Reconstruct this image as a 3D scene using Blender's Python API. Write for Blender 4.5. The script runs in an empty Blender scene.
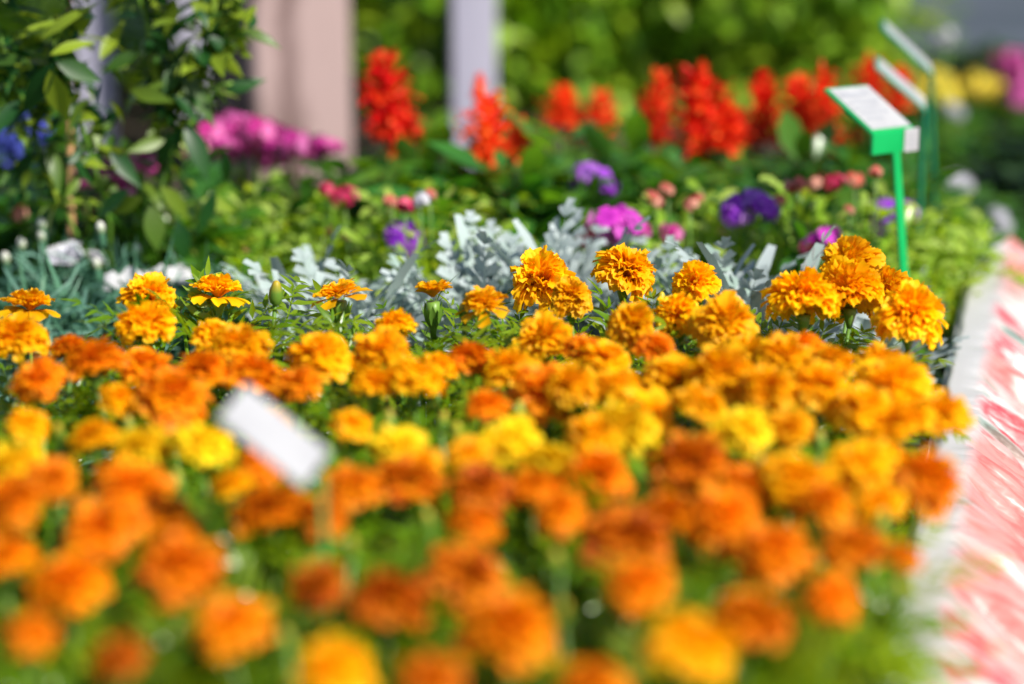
import bpy, math, random
from mathutils import Vector, noise, Matrix
R = math.radians
rnd = random.Random(11)
sc = bpy.context.scene
COL = sc.collection
V = Vector
UP = V((0, 0, 1))

# ------------------------------------------------------------------ camera geometry
PITCH = R(15.2); FPX = 1024 * 85 / 36; CAM = V((0, 0, .88))
def ray(px, py):
    x = (px - 512) / FPX; y = (342 - py) / FPX
    return V((x, math.cos(PITCH) + y * math.sin(PITCH), -math.sin(PITCH) + y * math.cos(PITCH)))
def at_z(px, py, z):
    d = ray(px, py); return CAM + d * ((z - CAM.z) / d.z)
def at_y(px, py, Y):
    d = ray(px, py); return CAM + d * (Y / d.y)
def ppm(p):   # pixels per metre at a point
    return FPX / (p - CAM).dot(V((0, math.cos(PITCH), -math.sin(PITCH))))

# ------------------------------------------------------------------ materials
def newmat(name):
    m = bpy.data.materials.new(name); m.use_nodes = True
    nt = m.node_tree; nt.nodes.clear()
    out = nt.nodes.new('ShaderNodeOutputMaterial')
    return m, nt, out
def N(nt, typ, **kw):
    n = nt.nodes.new(typ)
    for k, v in kw.items():
        if k.startswith('i_'): n.inputs[k[2:].replace('_', ' ')].default_value = v
        else: setattr(n, k, v)
    return n
def c4(c): return (c[0], c[1], c[2], 1)
def mixc(nt, fac, a, b):
    n = nt.nodes.new('ShaderNodeMix'); n.data_type = 'RGBA'
    for idx, s in ((0, fac), (6, a), (7, b)):
        if hasattr(s, 'is_output'): nt.links.new(s, n.inputs[idx])
        elif idx == 0: n.inputs[0].default_value = s
        else: n.inputs[idx].default_value = c4(s)
    return n.outputs[2]
def organic(name, c_base, c_tip, c_alt=None, rough=.5, trans=.3, spec=.4, tgain=(1.1, 1.15, .8), objvar=.12, noise_scale=0, ramp=(0., 1.)):
    """petal / leaf: pigment runs from base to tip (attribute 'pg'.r), varies per leaf ('pg'.g) and per object."""
    m, nt, out = newmat(name); L = nt.links
    at = N(nt, 'ShaderNodeAttribute', attribute_name='pg')
    sp = N(nt, 'ShaderNodeSeparateColor'); L.new(at.outputs['Color'], sp.inputs[0])
    mr = N(nt, 'ShaderNodeMapRange'); L.new(sp.outputs[0], mr.inputs[0])
    mr.inputs[1].default_value = ramp[0]; mr.inputs[2].default_value = ramp[1]
    col = mixc(nt, mr.outputs[0], c_base, c_tip)
    if c_alt: 
        mr2 = N(nt, 'ShaderNodeMapRange'); L.new(sp.outputs[1], mr2.inputs[0]); mr2.inputs[1].default_value = .35; mr2.inputs[2].default_value = 1.
        col = mixc(nt, mr2.outputs[0], col, c_alt)
    if noise_scale:
        no = N(nt, 'ShaderNodeTexNoise', i_Scale=noise_scale, i_Detail=3.); tc = N(nt, 'ShaderNodeTexCoord'); L.new(tc.outputs['Object'], no.inputs['Vector'])
        col = mixc(nt, no.outputs['Fac'], col, tuple(x * .55 for x in c_tip))
    oi = N(nt, 'ShaderNodeObjectInfo')
    hs = N(nt, 'ShaderNodeHueSaturation')
    mv = N(nt, 'ShaderNodeMapRange'); L.new(oi.outputs['Random'], mv.inputs[0]); mv.inputs[3].default_value = 1 - objvar; mv.inputs[4].default_value = 1 + objvar
    mh = N(nt, 'ShaderNodeMapRange'); L.new(oi.outputs['Random'], mh.inputs[0]); mh.inputs[3].default_value = .5 - objvar * .05; mh.inputs[4].default_value = .5 + objvar * .05
    L.new(mv.outputs[0], hs.inputs['Value']); L.new(mh.outputs[0], hs.inputs['Hue']); L.new(col, hs.inputs['Color'])
    b = N(nt, 'ShaderNodeBsdfPrincipled', i_Roughness=rough); b.inputs['Specular IOR Level'].default_value = spec
    L.new(hs.outputs[0], b.inputs['Base Color'])
    if trans > 0:
        t = N(nt, 'ShaderNodeBsdfTranslucent')
        tm = N(nt, 'ShaderNodeMix', data_type='RGBA', blend_type='MULTIPLY'); tm.inputs[0].default_value = 1; tm.inputs[7].default_value = c4(tgain)
        L.new(hs.outputs[0], tm.inputs[6]); L.new(tm.outputs[2], t.inputs[0])
        mx = N(nt, 'ShaderNodeMixShader'); mx.inputs[0].default_value = trans
        L.new(b.outputs[0], mx.inputs[1]); L.new(t.outputs[0], mx.inputs[2]); L.new(mx.outputs[0], out.inputs[0])
    else: L.new(b.outputs[0], out.inputs[0])
    return m
def surface(name, c1, c2, scale=8., rough=.6, bump=.0, stretch=(1, 1, 1), detail=6., spec=.4, metallic=0, lo=.35, hi=.65):
    m, nt, out = newmat(name); L = nt.links
    tc = N(nt, 'ShaderNodeTexCoord'); mp = N(nt, 'ShaderNodeMapping'); mp.inputs['Scale'].default_value = stretch
    L.new(tc.outputs['Object'], mp.inputs[0])
    no = N(nt, 'ShaderNodeTexNoise', i_Scale=scale, i_Detail=detail); L.new(mp.outputs[0], no.inputs['Vector'])
    mr = N(nt, 'ShaderNodeMapRange'); L.new(no.outputs['Fac'], mr.inputs[0]); mr.inputs[1].default_value = lo; mr.inputs[2].default_value = hi
    b = N(nt, 'ShaderNodeBsdfPrincipled', i_Roughness=rough, i_Metallic=metallic); b.inputs['Specular IOR Level'].default_value = spec
    L.new(mixc(nt, mr.outputs[0], c1, c2), b.inputs['Base Color'])
    if bump:
        bp = N(nt, 'ShaderNodeBump', i_Strength=bump, i_Distance=.01); L.new(no.outputs['Fac'], bp.inputs['Height']); L.new(bp.outputs[0], b.inputs['Normal'])
    L.new(b.outputs[0], out.inputs[0]); return m

M = {}
pet = dict(rough=.55, trans=.42, spec=.25, tgain=(1.1, 1.1, .6))
M['gold'] = organic('gold_petal', (.93, .27, .001), (.99, .60, .002), (.98, .49, .001), **pet)
M['yellow'] = organic('yellow_petal', (.88, .44, .003), (.95, .74, .012), (.92, .62, .008), **pet)
M['orange'] = organic('orange_petal', (.68, .10, .001), (.96, .36, .002), (.9, .26, .002), **pet)
M['amber'] = organic('amber_petal', (.5, .07, .001), (.95, .38, .002), (.85, .22, .002), ramp=(.3, .95), **pet)
M['rust'] = organic('rust_petal', (.22, .02, .002), (.88, .28, .003), (.55, .09, .002), ramp=(.45, .95), **pet)  # bicolour pigment, its base deepened to imitate the shaded undersides of blooms
lf = dict(rough=.27, spec=.5, trans=.45, tgain=(1.7, 1.5, .3))
M['mleaf'] = organic('marigold_leaf', (.08, .19, .004), (.15, .30, .006), (.26, .36, .01), **lf)
M['stalk'] = organic('green_stalk', (.10, .22, .025), (.16, .3, .04), None, rough=.4, trans=.1)
M['bud'] = organic('bud_green', (.13, .27, .03), (.6, .42, .02), (.2, .3, .03), rough=.45, trans=.15, ramp=(.55, 1.))
M['silver'] = organic('silver_leaf', (.26, .33, .32), (.42, .48, .49), (.28, .38, .33), rough=.7, trans=.15, spec=.3, tgain=(.9, 1, .8))
M['bluegreen'] = organic('bluegreen_leaf', (.03, .12, .08), (.17, .33, .25), (.08, .22, .12), rough=.5, trans=.2, tgain=(1, 1.3, .7))
M['lime'] = organic('lime_leaf', (.17, .33, .02), (.30, .47, .04), (.45, .56, .13), **lf)
M['green'] = organic('green_leaf', (.035, .13, .015), (.06, .2, .025), (.12, .26, .02), **lf)
M['dark'] = organic('dark_leaf', (.035, .13, .02), (.06, .21, .03), (.13, .28, .03), **lf)
M['climb'] = organic('climber_leaf', (.01, .06, .015), (.025, .12, .02), (.30, .42, .03), rough=.42, spec=.45, trans=.35, tgain=(1.6, 1.5, .4))
M['hedge'] = organic('hedge_leaf', (.10, .23, .01), (.18, .36, .012), (.36, .50, .03), rough=.42, spec=.45, trans=.38, tgain=(1.6, 1.4, .3))
M['red'] = organic('red_floret', (.75, .015, .004), (.93, .05, .01), (.93, .14, .02), rough=.5, trans=.4, spec=.3, tgain=(1.2, .6, .5))
M['pink'] = organic('pink_petal', (.38, .008, .19), (.55, .025, .30), (.7, .2, .48), rough=.5, trans=.3, tgain=(1.1, .7, .9))
M['rose'] = organic('rose_petal', (.5, .01, .06), (.72, .04, .16), (.75, .12, .2), rough=.5, trans=.3, tgain=(1.1, .6, .7))
M['coral'] = organic('coral_petal', (.5, .05, .04), (.7, .17, .13), (.75, .42, .3), rough=.5, trans=.3, tgain=(1.1, .8, .7))
M['violet'] = organic('violet_petal', (.16, .01, .44), (.36, .04, .62), (.6, .3, .75), rough=.5, trans=.25, tgain=(1, .7, 1.1))
M['magenta'] = organic('magenta_petal', (.42, .01, .38), (.68, .05, .55), (.8, .3, .7), rough=.5, trans=.25, tgain=(1, .6, 1))
M['blue'] = organic('blue_petal', (.03, .04, .3), (.08, .1, .5), None, rough=.5, trans=.2)
M['white'] = organic('white_petal', (.42, .43, .52), (.60, .60, .68), (.56, .55, .58), rough=.5, trans=.25, tgain=(1, 1, 1))
M['ylw'] = organic('pale_yellow_petal', (.7, .5, .03), (.85, .7, .08), None, rough=.5, trans=.25)
M['tagwhite'] = surface('white_plastic', (.38, .38, .40), (.47, .47, .49), 14, .32, spec=.5)
M['card'] = surface('printed_card', (.36, .36, .38), (.42, .42, .43), 60, .4)
M['signgreen'] = surface('green_plastic', (.0, .32, .075), (.005, .38, .1), 12, .32, spec=.5)
M['darkgreen'] = surface('dark_green_plastic', (.005, .2, .1), (.01, .25, .13), 12, .35)
M['print'] = surface('grey_print', (.30, .31, .35), (.36, .37, .4), 30, .6)
M['postwhite'] = surface('painted_post', (.31, .30, .39), (.41, .395, .49), 3, .55, bump=.1, stretch=(4, 4, .4))
M['wood'] = surface('pinkish_wood', (.10, .055, .05), (.36, .26, .25), 2.2, .75, bump=.5, stretch=(5, 5, 1.3), lo=.38, hi=.55)
M['bamboo'] = surface('bamboo', (.5, .26, .12), (.66, .38, .2), 14, .5, stretch=(1, 1, 3))
M['board'] = surface('whitewashed_board', (.34, .33, .32), (.52, .515, .51), 22, .55, bump=.4, stretch=(1, .25, 1), lo=.25, hi=.5)
M['soil'] = surface('dark_soil', (.012, .008, .005), (.05, .034, .02), 30, .95, bump=1.)
M['grass'] = surface('far_grass', (.015, .04, .006), (.035, .08, .012), 3, .9, bump=.5)
M['paving'] = surface('grey_paving', (.05, .065, .09), (.08, .095, .13), 2, .8, bump=.2)
M['trunk'] = surface('bark', (.05, .035, .02), (.12, .085, .05), 14, .9, bump=.8)

# printed plastic sheet: white margin, then pink / red / grey-green bands running down the drape
m, nt, out = newmat('printed_sheet'); L = nt.links
uv = N(nt, 'ShaderNodeAttribute', attribute_name='pg')      # r = across, g = along
sp = N(nt, 'ShaderNodeSeparateColor'); L.new(uv.outputs['Color'], sp.inputs[0])
def cmb(sx, sy, off=0):
    a = N(nt, 'ShaderNodeMath', operation='MULTIPLY'); L.new(sp.outputs[0], a.inputs[0]); a.inputs[1].default_value = sx
    b = N(nt, 'ShaderNodeMath', operation='MULTIPLY'); L.new(sp.outputs[1], b.inputs[0]); b.inputs[1].default_value = sy
    c = N(nt, 'ShaderNodeCombineXYZ'); L.new(a.outputs[0], c.inputs[0]); L.new(b.outputs[0], c.inputs[1]); c.inputs[2].default_value = off
    return c.outputs[0]
n1 = N(nt, 'ShaderNodeTexNoise', i_Scale=1., i_Detail=5., i_Roughness=.6); L.new(cmb(2.5, 60), n1.inputs['Vector'])
n2 = N(nt, 'ShaderNodeTexNoise', i_Scale=1., i_Detail=2.); L.new(cmb(2.5, 12, 7.), n2.inputs['Vector'])
n3 = N(nt, 'ShaderNodeTexNoise', i_Scale=1., i_Detail=4., i_Roughness=.7); L.new(cmb(1.5, 110, 3.), n3.inputs['Vector'])
cr = N(nt, 'ShaderNodeValToRGB'); L.new(n1.outputs['Fac'], cr.inputs[0])
el = cr.color_ramp.elements; el[0].position = .34; el[0].color = (.06, .12, .10, 1); el[1].position = .72; el[1].color = (.42, .40, .40, 1)
for p, c in ((.40, (.24, .32, .28)), (.435, (.50, .47, .46)), (.50, (.50, .44, .43)), (.53, (.48, .16, .17)), (.56, (.46, .035, .055)), (.59, (.48, .15, .16)), (.62, (.50, .46, .45))):
    e = el.new(p); e.color = c4(c)
mr = N(nt, 'ShaderNodeMapRange'); L.new(n2.outputs['Fac'], mr.inputs[0]); mr.inputs[1].default_value = .46; mr.inputs[2].default_value = .62; mr.inputs[4].default_value = .8
c = mixc(nt, mr.outputs[0], cr.outputs[0], (.50, .15, .13))
mr3 = N(nt, 'ShaderNodeMapRange'); L.new(n3.outputs['Fac'], mr3.inputs[0]); mr3.inputs[1].default_value = .56; mr3.inputs[2].default_value = .72
c = mixc(nt, mr3.outputs[0], c, (.42, .35, .35))
mr2 = N(nt, 'ShaderNodeMapRange'); L.new(sp.outputs[0], mr2.inputs[0]); mr2.inputs[1].default_value = .065; mr2.inputs[2].default_value = .11
c = mixc(nt, mr2.outputs[0], (.50, .49, .49), c)
b = N(nt, 'ShaderNodeBsdfPrincipled', i_Roughness=.38); b.inputs['Specular IOR Level'].default_value = .4
L.new(c, b.inputs['Base Color']); bp = N(nt, 'ShaderNodeBump', i_Strength=.35, i_Distance=.004); L.new(n1.outputs['Fac'], bp.inputs['Height']); L.new(bp.outputs[0], b.inputs['Normal'])
L.new(b.outputs[0], out.inputs[0]); M['sheet'] = m

# ------------------------------------------------------------------ mesh collector
class MB:
    def __init__(s): s.v = []; s.f = []; s.a = []
    def grid(s, rows, at):        # rows: list of lists of Vectors; at: attr t per row, random g
        o = len(s.v); nu = len(rows[0])
        for i, r in enumerate(rows):
            for p in r: s.v.append(p[:]); s.a.append((at[0][i], at[1]))
        for i in range(len(rows) - 1):
            for j in range(nu - 1):
                a = o + i * nu + j; s.f.append((a, a + 1, a + nu + 1, a + nu))
    def ring_tube(s, pts, rad, n=6, g=.5, t0=0., t1=1., cap=True):
        o = len(s.v); m_ = len(pts)
        for i, p in enumerate(pts):
            d = (pts[min(i + 1, m_ - 1)] - pts[max(i - 1, 0)]).normalized()
            a = d.orthogonal().normalized() if abs(d.z) < .99 else V((1, 0, 0)); a = (V((1, 0, 0)) - d * d.x); a = a.normalized() if a.length > .1 else V((0, 1, 0)).cross(d).normalized()
            b_ = d.cross(a); r = rad[i] if hasattr(rad, '__len__') else rad
            for k in range(n):
                w = 2 * math.pi * k / n
                s.v.append((p + a * math.cos(w) * r + b_ * math.sin(w) * r)[:]); s.a.append((t0 + (t1 - t0) * i / max(1, m_ - 1), g))
        for i in range(m_ - 1):
            for k in range(n):
                s.f.append((o + i * n + k, o + i * n + (k + 1) % n, o + (i + 1) * n + (k + 1) % n, o + (i + 1) * n + k))
        if cap:
            s.f.append(tuple(o + k for k in range(n))[::-1]); s.f.append(tuple(o + (m_ - 1) * n + k for k in range(n)))
    def box(s, c, e1, e2, e3, bev=.12):   # centre, three half-axes; chamfered edges
        o = len(s.v); L1 = [e1, e2, e3]; mn = min(e.length for e in L1) * bev
        import itertools
        idx = {}
        for sg in itertools.product((-1, 1), repeat=3):
            for ax in range(3):
                p = c.copy()
                for k in range(3):
                    h = L1[k].length; p += L1[k] / h * sg[k] * (h if k == ax else h - mn)
                idx[(sg, ax)] = len(s.v); s.v.append(p[:]); s.a.append((.5, .5))
        for ax in range(3):
            o1, o2 = [k for k in range(3) if k != ax]
            for sgn in (-1, 1):
                q = []
                for (a_, b_) in ((-1, -1), (1, -1), (1, 1), (-1, 1)):
                    t = [0, 0, 0]; t[ax] = sgn; t[o1] = a_; t[o2] = b_; q.append(idx[(tuple(t), ax)])
                s.f.append(tuple(q))
            for (a_, b_) in ((-1, -1), (1, -1), (1, 1), (-1, 1)):   # edges parallel to ax
                q = []
                for (sg_, fa) in ((-1, o1), (1, o1), (1, o2), (-1, o2)):
                    t = [0, 0, 0]; t[ax] = sg_; t[o1] = a_; t[o2] = b_; q.append(idx[(tuple(t), fa)])
                s.f.append(tuple(q))
        for sg in itertools.product((-1, 1), repeat=3): s.f.append(tuple(idx[(sg, k)] for k in range(3)))
    def mesh(s, name, mat, smooth=True):
        me = bpy.data.meshes.new(name); me.from_pydata(s.v, [], s.f)
        at = me.color_attributes.new('pg', 'FLOAT_COLOR', 'POINT')
        buf = []
        for t, g in s.a: buf += [t, g, 0, 1]
        at.data.foreach_set('color', buf)
        if smooth: me.polygons.foreach_set('use_smooth', [True] * len(me.polygons))
        me.materials.append(M[mat] if isinstance(mat, str) else mat)
        me.update(); return me

def link(name, me, parent=None, loc=(0, 0, 0), rot=(0, 0, 0), scale=1):
    o = bpy.data.objects.new(name, me); COL.objects.link(o)
    o.location = loc; o.rotation_euler = rot
    o.scale = (scale,) * 3 if not hasattr(scale, '__len__') else scale
    if parent: o.parent = parent
    return o
def tag(o, label, cat, group=None):
    o['label'] = label; o['category'] = cat
    if group: o['group'] = group
    return o
def thing(name, label, cat, loc=(0, 0, 0), group=None, rz=0):
    o = bpy.data.objects.new(name, None); COL.objects.link(o); o.location = loc; o.rotation_euler = (0, 0, rz)
    o.empty_display_size = .05
    return tag(o, label, cat, group)
def struct(name, me):
    o = link(name, me); o['kind'] = 'structure'; return o

def rdir(emin=-90, emax=90, az=None, r=rnd):
    s0, s1 = math.sin(R(emin)), math.sin(R(emax)); z = r.uniform(s0, s1); a = r.uniform(0, 2 * math.pi) if az is None else az
    c = math.sqrt(max(0, 1 - z * z)); return V((c * math.cos(a), c * math.sin(a), z))

PROF = {'ellip': lambda t: math.sin(math.pi * min(1, max(0, t)) ** .85) ** .8 if 0 < t < 1 else .03,
        'point': lambda t: math.sin(math.pi * t ** .8) ** 1.25 + .02 if 0 < t < 1 else .02,
        'lance': lambda t: (math.sin(math.pi * t ** .6)) if 0 < t < 1 else .04,
        'spoon': lambda t: .15 + .85 * math.sin(math.pi * t ** 1.7 * .82) if t > 0 else .12,
        'strap': lambda t: (1 - t) ** .4 * .9 + .02,
        'petal': lambda t: .2 + .8 * math.sin(min(1, t * 1.05) * math.pi * .62)}
def leaf(mb, o, d, n, L, W, curl=.5, fold=.25, nv=5, prof='ellip', g=None, t0=0., t1=1.):
    d = d.normalized(); n = (n - d * n.dot(d)); n = n.normalized() if n.length > 1e-4 else d.orthogonal().normalized()
    g = rnd.random() if g is None else g
    side = d.cross(n); rows = []; ts = []; p = o.copy(); f = PROF[prof]; ang = 0
    for i in range(nv):
        t = i / (nv - 1); ang = curl * t
        dd = d * math.cos(ang) - n * math.sin(ang); nn = n * math.cos(ang) + d * math.sin(ang)
        if i: p = p + dd * (L / (nv - 1))
        w = W * .5 * f(t)
        rows.append([p - side * w + nn * fold * w, p, p + side * w + nn * fold * w]); ts.append(t0 + (t1 - t0) * t)
    mb.grid(rows, (ts, g))
def pinnate(mb, o, d, n, L, pairs, ll, lw, curl=.5, rach=.0015, ang=50, nv=4, prof='lance', g=None):
    d = d.normalized(); n = (n - d * n.dot(d)).normalized(); side = d.cross(n); g = rnd.random() if g is None else g
    leaf(mb, o, d, n, L, rach * 2, curl, 0, 5, 'strap', g)
    p = o.copy(); steps = pairs * 2; 
    for i in range(1, steps + 1):
        t = i / steps; a = curl * t
        dd = d * math.cos(a) - n * math.sin(a); nn = n * math.cos(a) + d * math.sin(a); p = p + dd * (L / steps)
        if i % 2 == 0 or i == steps:
            sz = math.sin(math.pi * (.25 + .6 * t)) * .8 + .3
            for s in (-1, 1):
                aa = R(ang + rnd.uniform(-8, 8)); q = dd * math.cos(aa) + side * s * math.sin(aa) + nn * rnd.uniform(-.1, .25)
                leaf(mb, p, q, nn + side * rnd.uniform(-.3, .3), ll * sz, lw * sz, curl * rnd.uniform(.3, 1), .2, nv, prof, g, .2, 1)
    leaf(mb, p, dd, nn, ll, lw, .3, .2, nv, prof, g, .3, 1)

# ------------------------------------------------------------------ marigold bloom (unit diameter)
def bloom_mesh(name, mat, n=150, tmax=118, seed=1, skirt=0, nu=5, nv=6, flat=.8, curl=1.0, wid=.20):
    r = random.Random(seed); mb = MB()
    def petal(th0, ph, Rr, w, curl, tw, g):
        rows = []; ts = []
        er = V((math.cos(ph), math.sin(ph), 0)); ef = V((-math.sin(ph), math.cos(ph), 0))
        k1 = r.uniform(4, 8); p1 = r.uniform(0, 6.28); am = r.uniform(.4, 1.) * .035; k2 = r.uniform(7, 12)
        p = V((0, 0, -.02)); th = th0 * .8
        for i in range(nv):
            v = i / (nv - 1); th = th0 * (.75 + .25 * v) + curl * v ** 2.4
            d = er * math.sin(th) + UP * math.cos(th); nrm = er * math.cos(th) - UP * math.sin(th)
            st = Rr / (nv - 1) if i else .12 * Rr
            p = p + d * st; cross = (ef * math.cos(tw) + nrm * math.sin(tw)); cn = (nrm * math.cos(tw) - ef * math.sin(tw))
            ww = w * (.18 + .82 * v ** 1.1); row = []
            for j in range(nu):
                u = j / (nu - 1) * 2 - 1
                rough = am * math.sin(k1 * u + p1) * v ** 1.5 + .25 * ww * u * u * -.5
                tip = (-.18 * u * u + .07 * math.sin(k2 * u + p1)) * w * (v ** 3) * 1.2
                q = p + cross * u * ww * .5 + cn * rough + d * tip
                row.append(V((q.x, q.y, q.z * flat)))
            rows.append(row); ts.append(v)
        mb.grid(rows, (ts, g))
    for i in range(n):
        f = (i + .5) / n; c = 1 - f * (1 - math.cos(R(tmax))); th = math.acos(c)
        th *= r.uniform(.93, 1.05); ph = i * 2.39996 + r.uniform(-.3, .3)
        lump = 1 + .12 * math.sin(3 * ph + seed) * math.sin(th) + .11 * math.sin(5 * ph + 2 * seed + 3 * th)
        petal(th * .82, ph, .46 * r.uniform(.85, 1.06) * (.9 + .1 * math.sin(th)) * lump, wid * r.uniform(.75, 1.25), curl * r.uniform(.5, 1.1) * (.5 + .5 * math.sin(th)), r.uniform(-.45, .45), r.random())
    for i in range(skirt):
        ph = i * 2 * math.pi / skirt + r.uniform(-.2, .2)
        petal(R(r.uniform(92, 112)), ph, r.uniform(.5, .62), .34, .35, r.uniform(-.3, .3), r.random())
    return mb.mesh(name, mat)

BL = {}
for cn in ('gold', 'orange', 'yellow', 'rust', 'amber'):
    for k in range(3):
        BL[cn, k] = bloom_mesh(f'bloom_{cn}', cn, 150, 130, seed=k + 3, curl=1.0 + .15 * k, flat=(1.05, 1.2, .95)[k], wid=(.2, .23, .19)[k])
BL['hero', 0] = bloom_mesh('bloom_gold', 'gold', 210, 132, seed=21, nu=6, nv=7, flat=1.42, wid=.19)
BL['hero', 1] = bloom_mesh('bloom_gold', 'gold', 210, 120, seed=22, nu=6, nv=7, flat=1.35, wid=.21, curl=1.15)
BL['hero', 2] = bloom_mesh('bloom_gold', 'gold', 190, 124, seed=23, nu=6, nv=7, flat=1.45, wid=.2, curl=.9)
BL['skirt', 0] = bloom_mesh('bloom_gold', 'gold', 110, 78, seed=31, skirt=9, nu=6, nv=7, flat=.95, wid=.19)
BL['skirt', 1] = bloom_mesh('bloom_gold', 'gold', 120, 85, seed=33, skirt=7, nu=6, nv=7, flat=1.0, wid=.18)
BL['cup', 0] = bloom_mesh('bloom_gold', 'gold', 80, 52, seed=41, skirt=0, nu=5, nv=6, flat=.8, wid=.16, curl=1.0)
BL['cup', 1] = bloom_mesh('bloom_gold', 'gold', 90, 66, seed=42, skirt=6, nu=5, nv=6, flat=.7, wid=.17, curl=.9)

# marigold foliage variants (a bushy plant about 26 cm high)
def marigold_foliage(seed, h=.262, n=120):
    global rnd; rnd = random.Random(seed); mb = MB()
    for i in range(7):
        a = rnd.uniform(0, 6.28); rr = rnd.uniform(.02, .07)
        top = V((rr * math.cos(a), rr * math.sin(a), h * rnd.uniform(.75, .95)))
        mb.ring_tube([V((0, 0, 0)), V((top.x * .5, top.y * .5, .1)), top], [.004, .003, .0018], 5, .3)
    for i in range(n):
        a = rnd.uniform(0, 6.28); rr = .085 * math.sqrt(rnd.random()); z = h * (.3 + .62 * rnd.random() ** .5)
        o = V((rr * math.cos(a), rr * math.sin(a), z)); el = rnd.uniform(5, 70)
        d = rdir(el, el + 5, a + rnd.uniform(-.9, .9)); L_ = rnd.uniform(.045, .085)
        if o.z + d.z * L_ > h + .025: d.z *= .4
        pinnate(mb, o, d, UP + rdir() * .4, L_, 5, rnd.uniform(.018, .028), rnd.uniform(.0045, .008), rnd.uniform(.2, .9), .0011, 48)
    return mb.mesh('marigold_foliage', 'mleaf')
MF = [marigold_foliage(100 + k) for k in range(6)]
rnd = random.Random(5)

# ------------------------------------------------------------------ bloom list read off the photograph: px, py, width px, kind, (z offset)
B = [
 (30,311,56,'skirt'),(20,345,62,'gold'),(40,384,58,'orange'),(95,367,62,'orange'),(148,304,50,'hero'),(146,333,52,'hero'),(143,371,52,'rust'),
 (168,407,78,'rust'),(218,298,56,'skirt'),(340,297,52,'cup1'),(433,298,50,'cup'),(484,309,50,'skirt1'),(545,290,60,'hero'),(572,303,40,'hero1'),
 (623,281,57,'hero1'),(698,291,48,'hero2'),(682,323,46,'hero'),(721,329,60,'hero1'),(546,341,56,'gold'),(630,334,46,'hero2'),(581,353,42,'orange'),
 (396,329,38,'gold'),(804,309,68,'hero1'),(851,271,58,'hero'),(850,303,66,'hero2'),(889,298,52,'hero1'),(909,326,60,'hero'),
 (212,342,46,'gold'),(240,352,60,'gold'),(252,380,62,'rust'),(205,378,56,'rust'),(322,364,66,'gold'),(300,388,50,'rust'),(70,352,36,'orange'),
 (384,358,58,'gold'),(415,382,62,'gold'),(374,388,48,'gold'),(470,366,50,'orange'),(511,374,58,'gold'),(545,398,74,'orange'),(604,368,56,'gold'),
 (618,392,54,'gold'),(486,412,44,'orange'),(572,392,50,'gold'),(646,418,66,'gold'),(672,386,64,'gold'),(722,384,72,'gold'),(700,410,60,'gold'),(748,360,54,'gold'),
 (782,366,60,'gold'),(803,352,46,'orange'),(832,366,44,'gold'),(818,398,70,'gold'),(880,368,60,'gold'),(892,396,82,'gold'),(862,418,64,'gold'),
 (900,428,66,'gold'),(940,418,58,'gold'),(770,398,60,'gold'),(438,368,40,'gold'),(655,352,44,'orange'),
 (140,457,66,'yellow'),(203,450,66,'yellow'),(398,452,64,'yellow'),(420,470,50,'gold'),(512,448,66,'yellow'),(552,468,66,'yellow'),(622,440,72,'yellow'),
 (742,436,64,'yellow'),(790,432,50,'gold'),(16,474,72,'yellow'),(862,472,78,'gold'),(232,488,50,'gold'),(590,446,56,'gold'),(468,456,50,'gold'),
 (130,494,88,'orange'),(14,512,80,'orange'),(102,535,92,'orange'),(272,520,92,'rust'),(262,468,56,'orange'),(352,492,72,'orange'),(406,490,82,'rust'),
 (480,494,66,'rust'),(532,492,66,'orange'),(598,482,76,'orange'),(690,476,92,'rust'),(742,492,80,'orange'),(794,490,90,'gold'),(922,492,78,'orange'),
 (622,548,108,'rust'),(668,520,66,'orange'),(722,528,80,'orange'),(772,560,90,'orange'),(850,551,72,'orange'),(560,520,60,'orange'),
 (4,565,80,'gold'),(72,594,92,'orange'),(178,578,96,'orange'),(232,630,96,'gold'),(320,592,66,'rust'),(386,610,92,'rust'),(462,582,96,'rust'),
 (508,642,116,'gold'),(336,682,90,'gold'),(684,658,116,'gold'),(748,628,96,'gold'),(832,604,64,'orange'),(885,455,40,'gold'),(180,540,50,'orange'),
 (30,640,60,'orange'),(120,662,70,'rust'),(590,694,90,'gold'),(430,690,80,'orange'),
]
B += [(165,520,60,'amber'),(52,482,60,'amber'),(640,592,76,'amber'),(474,530,62,'orange'),
      (95,442,48,'gold'),(325,522,56,'amber'),(880,505,60,'gold'),(825,510,64,'amber'),(28,430,44,'gold'),(350,430,44,'gold'),(270,430,50,'gold'),(120,405,46,'gold'),(900,560,50,'amber')]
B = [(a, b_, c, 'amber' if (k == 'rust' and b_ < 430) or (k == 'gold' and b_ > 520 and a % 3) or (k == 'orange' and (a * 7 + b_) % 5 < 2) else k) for (a, b_, c, k) in B]
BUDS = [(275,294,.0),(340,425,0),(300,440,0),(455,430,0),(430,520,0),(200,520,0),(60,470,0),(560,560,0),(820,440,0),(690,440,0),(350,545,0),(560,610,0),
        (905,590,0),(250,420,0),(520,410,0),(760,465,0),(660,600,0),(130,425,0),(60,430,0),(290,640,0),(440,420,0),(390,420,0),(880,520,0),(180,480,0),(465,310,0),(660,300,0)]
ZT = .30
blooms = []
for i, b in enumerate(B):
    r_ = random.Random(i * 7 + 1); z = ZT + r_.uniform(-.008, .008)
    p = at_z(b[0], b[1], z); blooms.append((p, b[2] / ppm(p), b[3], i))
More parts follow.
